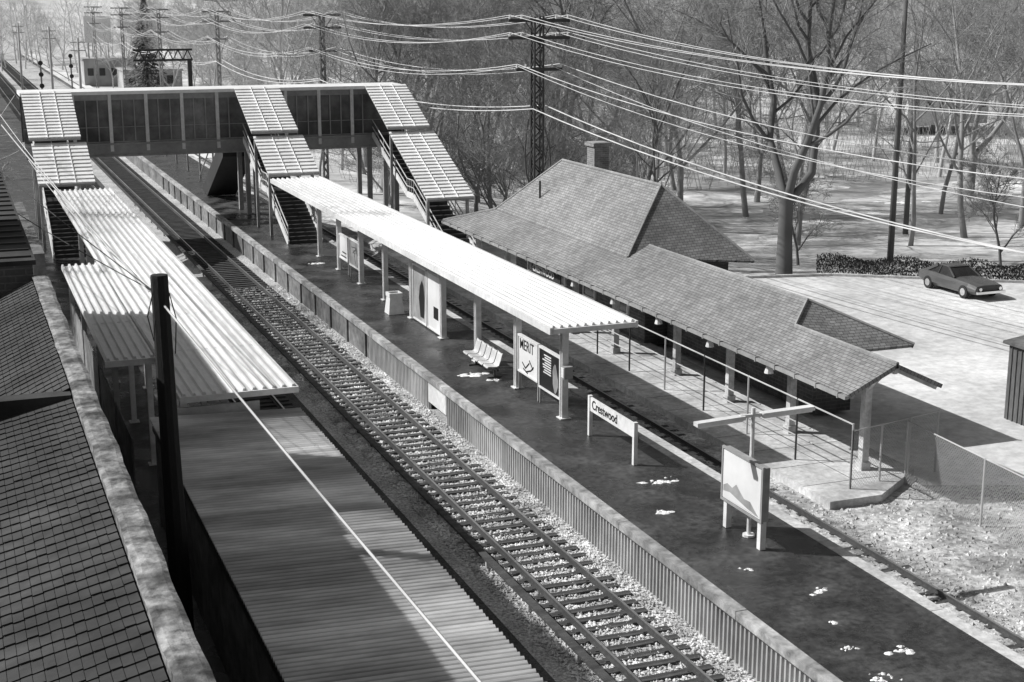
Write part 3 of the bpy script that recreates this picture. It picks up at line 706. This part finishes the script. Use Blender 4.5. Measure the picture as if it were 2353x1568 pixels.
def house(x,y,w,d,h,m,label,pitch=0):
    e=top('distant_building',(x,y,-.5),label,'building','distant buildings beside the railway')
    MB().box(x,x+w,y,y+d,-.5,h).obj('wall',m,e)
    b=MB()
    if pitch: b.add([(x-.3,y-.3,h),(x+w+.3,y-.3,h),(x+w/2,y-.3,h+pitch),(x-.3,y+d+.3,h),(x+w+.3,y+d+.3,h),(x+w/2,y+d+.3,h+pitch)],[(0,1,2),(3,5,4),(0,2,5,3),(1,4,5,2)])
    else: b.box(x-.2,x+w+.2,y-.2,y+d+.2,h,h+.3)
    b.obj('roof','leadgrey',e)
    z=1.5
    while z<h-1.5:
        for i in range(int(w/2)):
            MB().box(x+.6+i*2,x+1.6+i*2,y-.05,y-.004,z,z+1.3).obj('window','glass',e)
        z+=3
    return e
q=house(23.5,270,9,8,4.2,'leadgrey','low grey distant building carrying a pale sign board')
e=top('rooftop_sign',(24,271,4.5),'pale rectangular sign board on a distant roof','sign')
MB().box(24.0,28.6,270.8,271,7.2,11.8).obj('board','roofrib',e)
for x in (24.6,28): MB().box(x-.1,x+.1,271.0,271.2,4.5,11).obj('post','grey',e)
house(27,240,9,10,3.5,'leadgrey','low grey distant building')
house(-14,170,10,14,4,'leadgrey','grey distant shed beside the railway',2)
house(-24,260,14,14,6,'leadgrey','grey distant house beside the railway',3)
house(110,150,12,9,5,'white','white house beyond the park road',3)
# ------------------------------------------------------------------ hedge, shed, car
def hedge(p,q,h,label):
    p=Vector(p);q=Vector(q);L=(q-p).length;d=(q-p)/L;nrm=Vector((-d.y,d.x,0)); b=MB()
    n=int(L*750)
    for i in range(n):
        t=random.random()*L; s=random.gauss(0,.22); z=random.random()**.8*h*(1-.3*min(1,abs(s)/.6))*(.9+.15*math.sin(t*1.7))
        c=p+d*t+nrm*s+Vector((0,0,z)); a=random.random()*6.28; k=random.uniform(.03,.07)
        u=Vector((math.cos(a),math.sin(a),random.uniform(-.5,.5)))*k*.6; w=Vector((-math.sin(a)*.3,math.cos(a)*.3,random.uniform(.6,1.3)))*k
        b.add([c-u,c+w,c+u,c-w],[(0,1,2,3)])
    tag(b.obj('hedge','hedge',None,tuple(p)),label,'hedge')
hedge((44.6,68.3,-.3),(60,57.6,-.3),1.15,'long clipped dark hedge along the parking lot')
e=top('curb',(44,67,-.2),'low pale concrete curb edging the parking lot','curb')
b=MB(); P=[(36,68.4),(44.4,66.5),(53,60.8),(61,52.5)]
for a,c in zip(P,P[1:]): b.beam((a[0],a[1],-.09),(c[0],c[1],-.09),.2,.16)
b.obj('kerb_stone','concrete',e)
e=top('wooden_shed',(36,39,-.2),'small dark wooden shed beside the parking lot','shed')
b=MB(); b.box(34.64,38.2,37.2,40.5,-.2,2.6)
for y in np.arange(37.3,40.5,.25): b.box(34.6,34.64,float(y),float(y)+.03,-.2,2.6)
b.obj('wall','wood',e); b=MB(); b.add([(34.5,37,2.6),(38.4,37,3.1),(38.4,40.7,3.1),(34.5,40.7,2.6),(34.5,37,2.7),(38.4,37,3.2),(38.4,40.7,3.2),(34.5,40.7,2.7)],[(3,2,1,0),(4,5,6,7),(0,1,5,4),(1,2,6,5),(2,3,7,6),(3,0,4,7)]); b.obj('roof','concrete_f',e)
cx,cy,cz=48.05,60.3,-.14
e=top('parked_car',(cx,cy,cz),'dark two-door coupe parked on the pale lot','car')
st=[(-2.38,.74,.42,.62),(-2.3,.84,.3,.74),(-1.7,.9,.25,.82),(-1.0,.92,.24,.86),(-.2,.92,.24,.9),(.6,.93,.24,.93),(1.3,.93,.25,.95),(1.9,.9,.28,.93),(2.3,.86,.36,.88),(2.4,.78,.45,.8)]
b=MB();vs=[];fs=[]
for (y,w,z0,z1) in st:
    for (x,z) in ((-w*.86,z0),(-w,z0+.16),(-w,z1-.2),(-w*.9,z1-.03),(-w*.45,z1+.02),(w*.45,z1+.02),(w*.9,z1-.03),(w,z1-.2),(w,z0+.16),(w*.86,z0)): vs.append((cx+x,cy+y,cz+z))
for i in range(len(st)-1):
    for k in range(10): fs.append((i*10+k,i*10+(k+1)%10,(i+1)*10+(k+1)%10,(i+1)*10+k))
fs.append(tuple(range(9,-1,-1)));fs.append(tuple(90+k for k in range(10)))
b.add(vs,fs); b.obj('body','carpaint',e,smooth=False)
zb=.88; 
def Q(y,w,z): return [(cx-w,cy+y,cz+z),(cx+w,cy+y,cz+z)]
A=Q(-.55,.78,zb);B=Q(.15,.6,1.3);C=Q(.95,.6,1.31);D=Q(1.75,.74,.93)
b=MB(); b.add(A+B+C+D,[(0,1,3,2),(4,5,7,6),(0,2,4,6),(1,7,5,3)]); b.obj('windows','glass',e)
b=MB(); b.add([(p[0],p[1],p[2]) for p in Q(.1,.62,1.305)+Q(1.05,.62,1.315)]+Q(.2,.56,1.35)+Q(.95,.56,1.35),[(4,5,7,6),(0,1,5,4),(2,6,7,3),(0,4,6,2),(1,3,7,5)])
for x in (-1,1):
    b.beam((cx+x*.785,cy-.55,cz+.9),(cx+x*.61,cy+.15,cz+1.31),.06); b.beam((cx+x*.61,cy+1.0,cz+1.31),(cx+x*.76,cy+1.72,cz+.94),.14); b.beam((cx+x*.61,cy+.7,cz+1.31),(cx+x*.77,cy+.75,cz+.93),.06)
b.obj('roof','carpaint',e)
for sx in(-1,1):
    for y in(-1.45,1.4):
        w=MB(); x=cx+sx*.84; w.tube([(x-.1,cy+y,cz+.33),(x+.1,cy+y,cz+.33)],.33,18); w=w.obj('wheel','tyre',e)
        r=MB(); r.tube([(x+sx*.1,cy+y,cz+.33),(x+sx*.115,cy+y,cz+.33)],.19,14); r.obj('rim','chrome',e).parent=w
MB().beam((cx-.86,cy-2.46,cz+.42),(cx+.86,cy-2.46,cz+.42),.1,.12).obj('bumper','chrome',e)
MB().beam((cx-.86,cy+2.48,cz+.5),(cx+.86,cy+2.48,cz+.5),.1,.12).obj('bumper','chrome',e)
for sx in(-1,1): MB().tube([(cx+sx*.6,cy-2.38,cz+.58),(cx+sx*.6,cy-2.42,cz+.58)],.09,10).obj('headlight','chrome',e)
MB().box(cx-.45,cx+.45,cy-2.41,cy-2.375,cz+.5,cz+.66).obj('grille','dark',e)
# ------------------------------------------------------------------ trees
def grow(out,p,d,L,r,lev,maxlev,rnd,gn=1.):
    nseg=[7,5,4,3,2][lev]; pts=[p.copy()]; rd=[r]; q=p.copy(); dd=d.copy()
    for i in range(nseg):
        w=[.12*gn,.24,.3,.3,.3][lev]
        dd=(dd+Vector((rnd.gauss(0,w),rnd.gauss(0,w),rnd.gauss(0,w)*.6+.06))).normalized()
        q=q+dd*L/nseg; pts.append(q.copy()); rd.append(max(.006,r*(1-(.75 if lev else .78)*(i+1)/nseg)))
    (out[0] if lev<=1 else out[1]).tube(pts,rd,[8,6,4,3,3][lev],False)
    if lev>=maxlev: return
    n=[10,7,6,6][lev]
    for i in range(n):
        t=(.25 if lev==0 else .2)+(.98-(.25 if lev==0 else .2))*(i+rnd.random()*.8)/n
        t=min(t,.99); k=int(t*nseg); f=t*nseg-k; a=pts[k].lerp(pts[k+1],f); ax=(pts[k+1]-pts[k]).normalized()
        u=ax.orthogonal().normalized(); ang=rnd.random()*6.283; v=(Matrix.Rotation(ang,3,ax)@u)
        th=math.radians(rnd.uniform(28,62)); cd=(ax*math.cos(th)+v*math.sin(th)+Vector((0,0,.12))).normalized()
        cl=L*rnd.uniform(.42,.66)*(1.15-.55*t); cr=rd[k]*rnd.uniform(.4,.62)
        grow(out,a,cd,cl,max(.01,cr),lev+1,maxlev,rnd)
def treemesh(seed,H,r,maxlev,forks=1):
    rnd=random.Random(seed); out=(MB(),MB())
    if forks==1: grow(out,Vector((0,0,-.6)),Vector((rnd.gauss(0,.08),rnd.gauss(0,.08),1)),H,r,0,maxlev,rnd)
    else:
        hh=.22 if forks<4 else .03; sp=.5 if forks<4 else .5
        out[0].tube([(0,0,-.8),(0,0,0),(.1,0,H*hh*.5),(.15,0,H*hh)],[r*1.5,r*1.15,r*.95,r*.9],10,False)
        for i in range(forks):
            a=6.283*i/forks+rnd.random()*.8; grow(out,Vector((.15,0,H*hh*.9)),Vector((math.cos(a)*sp,math.sin(a)*sp,1)).normalized(),H*rnd.uniform(.65,.85),r*.6,0,maxlev if forks<4 else 3,rnd,1.8)
    return out
protos=[]
for k,(sd,H,r,ml,fk) in enumerate([(1,17,.21,4,1),(2,19,.25,4,1),(3,16,.2,4,2),(4,18,.2,4,1),(11,19,.42,4,3),(12,5,.08,4,1),(13,15,.2,4,3),(31,9,.13,3,6)]):
    out=treemesh(sd,H,r,ml,fk); row=[]
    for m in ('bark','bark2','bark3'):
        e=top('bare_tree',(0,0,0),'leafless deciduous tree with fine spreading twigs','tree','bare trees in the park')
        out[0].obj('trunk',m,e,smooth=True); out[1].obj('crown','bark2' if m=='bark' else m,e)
        row.append(e)
    protos.append(row)
def place(k,x,y,sc=1.,rz=None,label=None):
    dist=math.hypot(x,y); lv=0 if dist<92 else (1 if dist<130 else 2)  # trees farther off get the paler, haze-toned barks
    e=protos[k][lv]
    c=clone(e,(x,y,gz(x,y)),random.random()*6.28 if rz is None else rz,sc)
    if label: c['label']=label
    return c
place(4,42.9,68.9,1.05,1.3,'large forked bare tree beside the parking lot')
place(5,46.5,73,1.2,None,'slim bare tree near the hedge'); place(5,55.5,66,1.3,None,'small bare sapling behind the hedge'); place(3,71,92,.95)
place(5,1.7,60,1.5,None,'scrubby bare sapling beside the side platform'); place(5,.8,70,1.8,None,'scrubby bare sapling beside the side platform')
place(3,-11,80,1.2,None,'tall bare street tree behind the brick buildings')
for x,y,k,s in [(33,92,6,.8),(34.5,84,6,.75),(36,97,0,.85),(39,80,3,.8),(38.5,76.5,0,.62),(52,82,2,.95),(58,78,0,.9),(64,80,1,.95),(72,84,2,1.),(48,92,1,1.),(44,88,6,.8),(80,100,4,.9),(60,96,3,1),(34,108,1,.85),(86,112,0,1),
   (31.5,97,7,1.1),(33.5,88,7,1.),(36,84,7,.9),(40,92,7,1.),(30.5,104,7,1.1),(46,99,7,1.),(37,78,7,.6)]: place(k,x,y,s)
cnt=0; pts=[]
while cnt<160:
    y=rng.uniform(95,235); x=rng.uniform(31,.9*y+8)
    if any((x-a)**2+(y-b)**2<18 for a,b in pts): continue
    if 102<y<120 and x>64 : continue
    if abs((y-160)+(x-60)*.36)<6 and x>58: continue
    pts.append((x,y)); place(random.choice([0,1,2,3,3,1,6,4,7,7]),x,y,random.uniform(.75,1.15)); cnt+=1
for x,y,s in [(-4,120,.6),(-9,135,.7),(-6,150,.7),(-16,200,.8),(30,190,.8),(30,210,.9),(31,235,.9),(-10,230,.7),(8,300,.7),(-4,290,.8),(29,160,.7),(30,140,.7),(33,128,.8),(-2,180,.6),(2,215,.6),(4,250,.7),(22,285,.6),(20,300,.6),(26,250,.5),(30,262,.7),(29,175,.8),(28,230,.7),(29,120,.6),(1,270,.7),(6,280,.6),(-3,205,.7),(-8,165,.7)]: place(random.choice([0,1,2,3,6]),x,y,s)
for row in protos:
    for e in row:
        for c in list(e.children): bpy.data.objects.remove(c)
        bpy.data.objects.remove(e)
e=top('evergreen_tree',(27.5,216,-.3),'dark conical evergreen tree beyond the footbridge','tree')
MB().tube([(27.5,216,-.3),(27.5,216,13)],[.25,.05],7).obj('trunk','bark',e)
b=MB()
for i in range(6500):
    t=random.random()**.7; z=1+t*14.; r=(1-t)*4.6*random.random()**.5*random.choice([1,1,.7]); a=random.random()*6.283; c=Vector((27.5+r*math.cos(a),216+r*math.sin(a),z-r*.25))
    u=Vector((math.cos(a),math.sin(a),-.4))*random.uniform(.2,.5); w=Vector((-math.sin(a),math.cos(a),random.uniform(-.3,.3)))*random.uniform(.05,.16); b.add([c-u,c+w,c+u,c-w],[(0,1,2,3)])
b.obj('crown','evergreen',e)
lo=treemesh(21,16,.2,3,1); bv=np.array(lo[0].v+lo[1].v); no=len(lo[0].v); bf=lo[0].f+[tuple(i+no for i in f) for f in lo[1].f]
bf=np.array([f for f in bf if len(f)==4]); V=[];Fc=[];o=0
for i in range(240):
    y=rng.uniform(235,420); x=rng.uniform(-90,1.0*y+20) if i%3 else rng.uniform(-70,90)
    if -3<x<23 and y<330: y=rng.uniform(335,430)
    a=rng.random()*6.28; s=rng.uniform(.7,1.2); c,sn=math.cos(a)*s,math.sin(a)*s
    q=bv.copy(); q[:,0]=bv[:,0]*c-bv[:,1]*sn+x; q[:,1]=bv[:,0]*sn+bv[:,1]*c+y; q[:,2]=bv[:,2]*s-1.5
    V.append(q);Fc.append(bf+o);o+=len(q)
me=bpy.data.meshes.new('woodland'); me.from_pydata(np.concatenate(V).tolist(),[],np.concatenate(Fc).tolist()); me.materials.append(M['bark4'])  # woodland haze comes from this pale bark colour
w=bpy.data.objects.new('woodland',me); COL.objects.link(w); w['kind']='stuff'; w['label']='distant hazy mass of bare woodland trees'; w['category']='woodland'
b=MB()
for i in range(7000):
    y=rng.uniform(110,230); x=rng.uniform(31,.9*y+10)
    a=rng.random()*6.28; hh=rng.uniform(.4,2.6); b.tube([(x,y,-1.6),(x+math.cos(a)*.8,y+math.sin(a)*.8,-.9+hh)],[.025,.012],3,False)
br=b.obj('undergrowth','bark3'); br['kind']='stuff'; br['label']='thin bare brush and saplings on the park floor'; br['category']='undergrowth'
for (x,y) in [(78,116),(84,100),(90,104),(120,140),(126,146),(66,96),(72,99),(118,132),(131,150),(100,128),(112,146),(60,92),(95,101),(104,108)]:
    b=MB(); s=random.uniform(.5,1.4)
    for c in range(9):
        ax_,ay_=x+random.gauss(0,s*1.6),y+random.gauss(0,s*.8); n=10
        b.add([(ax_,ay_,-1.5)]+[(ax_+s*.6*random.uniform(.4,1.3)*1.6*math.cos(a*6.283/n),ay_+s*.6*random.uniform(.4,1.2)*math.sin(a*6.283/n),-1.57) for a in range(n)],[(0,1+a,1+(a+1)%n) for a in range(n)])
    tag(b.obj('snow_patch','snow',None,(x,y,-1.5)),'remnant snow patch on the park grass','snow','snow remnants in the park')
# ------------------------------------------------------------------ light, sky, camera
w=bpy.data.worlds.new('World'); scene.world=w; w.use_nodes=True; nt=w.node_tree
bg=nt.nodes['Background']; sk=nt.nodes.new('ShaderNodeTexSky'); sk.sky_type='NISHITA'; sk.sun_disc=False
sk.sun_elevation=math.radians(41); sk.sun_rotation=math.radians(299); sk.dust_density=3
bw=nt.nodes.new('ShaderNodeRGBToBW'); nt.links.new(sk.outputs[0],bw.inputs[0]); nt.links.new(bw.outputs[0],bg.inputs[0]); bg.inputs[1].default_value=.08
sl=bpy.data.lights.new('sun','SUN'); sl.energy=5.0; sl.angle=math.radians(.5); sl.color=(1,.997,.99)
so=bpy.data.objects.new('sun',sl); COL.objects.link(so); so.rotation_euler=Vector((1,-.55,-1)).to_track_quat('-Z','Y').to_euler(); so.location=(-30,30,60)
cd=bpy.data.cameras.new('camera'); cam=bpy.data.objects.new('camera',cd); COL.objects.link(cam)
cam.location=(0,0,14.5); cam.rotation_euler=(math.radians(90-13.2),0,math.radians(-21.14)); cd.lens=51.07; cd.sensor_width=36; cd.clip_end=5000; cd.clip_start=.1
scene.camera=cam
scene.view_settings.view_transform='Standard'; scene.view_settings.look='None'; scene.view_settings.exposure=0
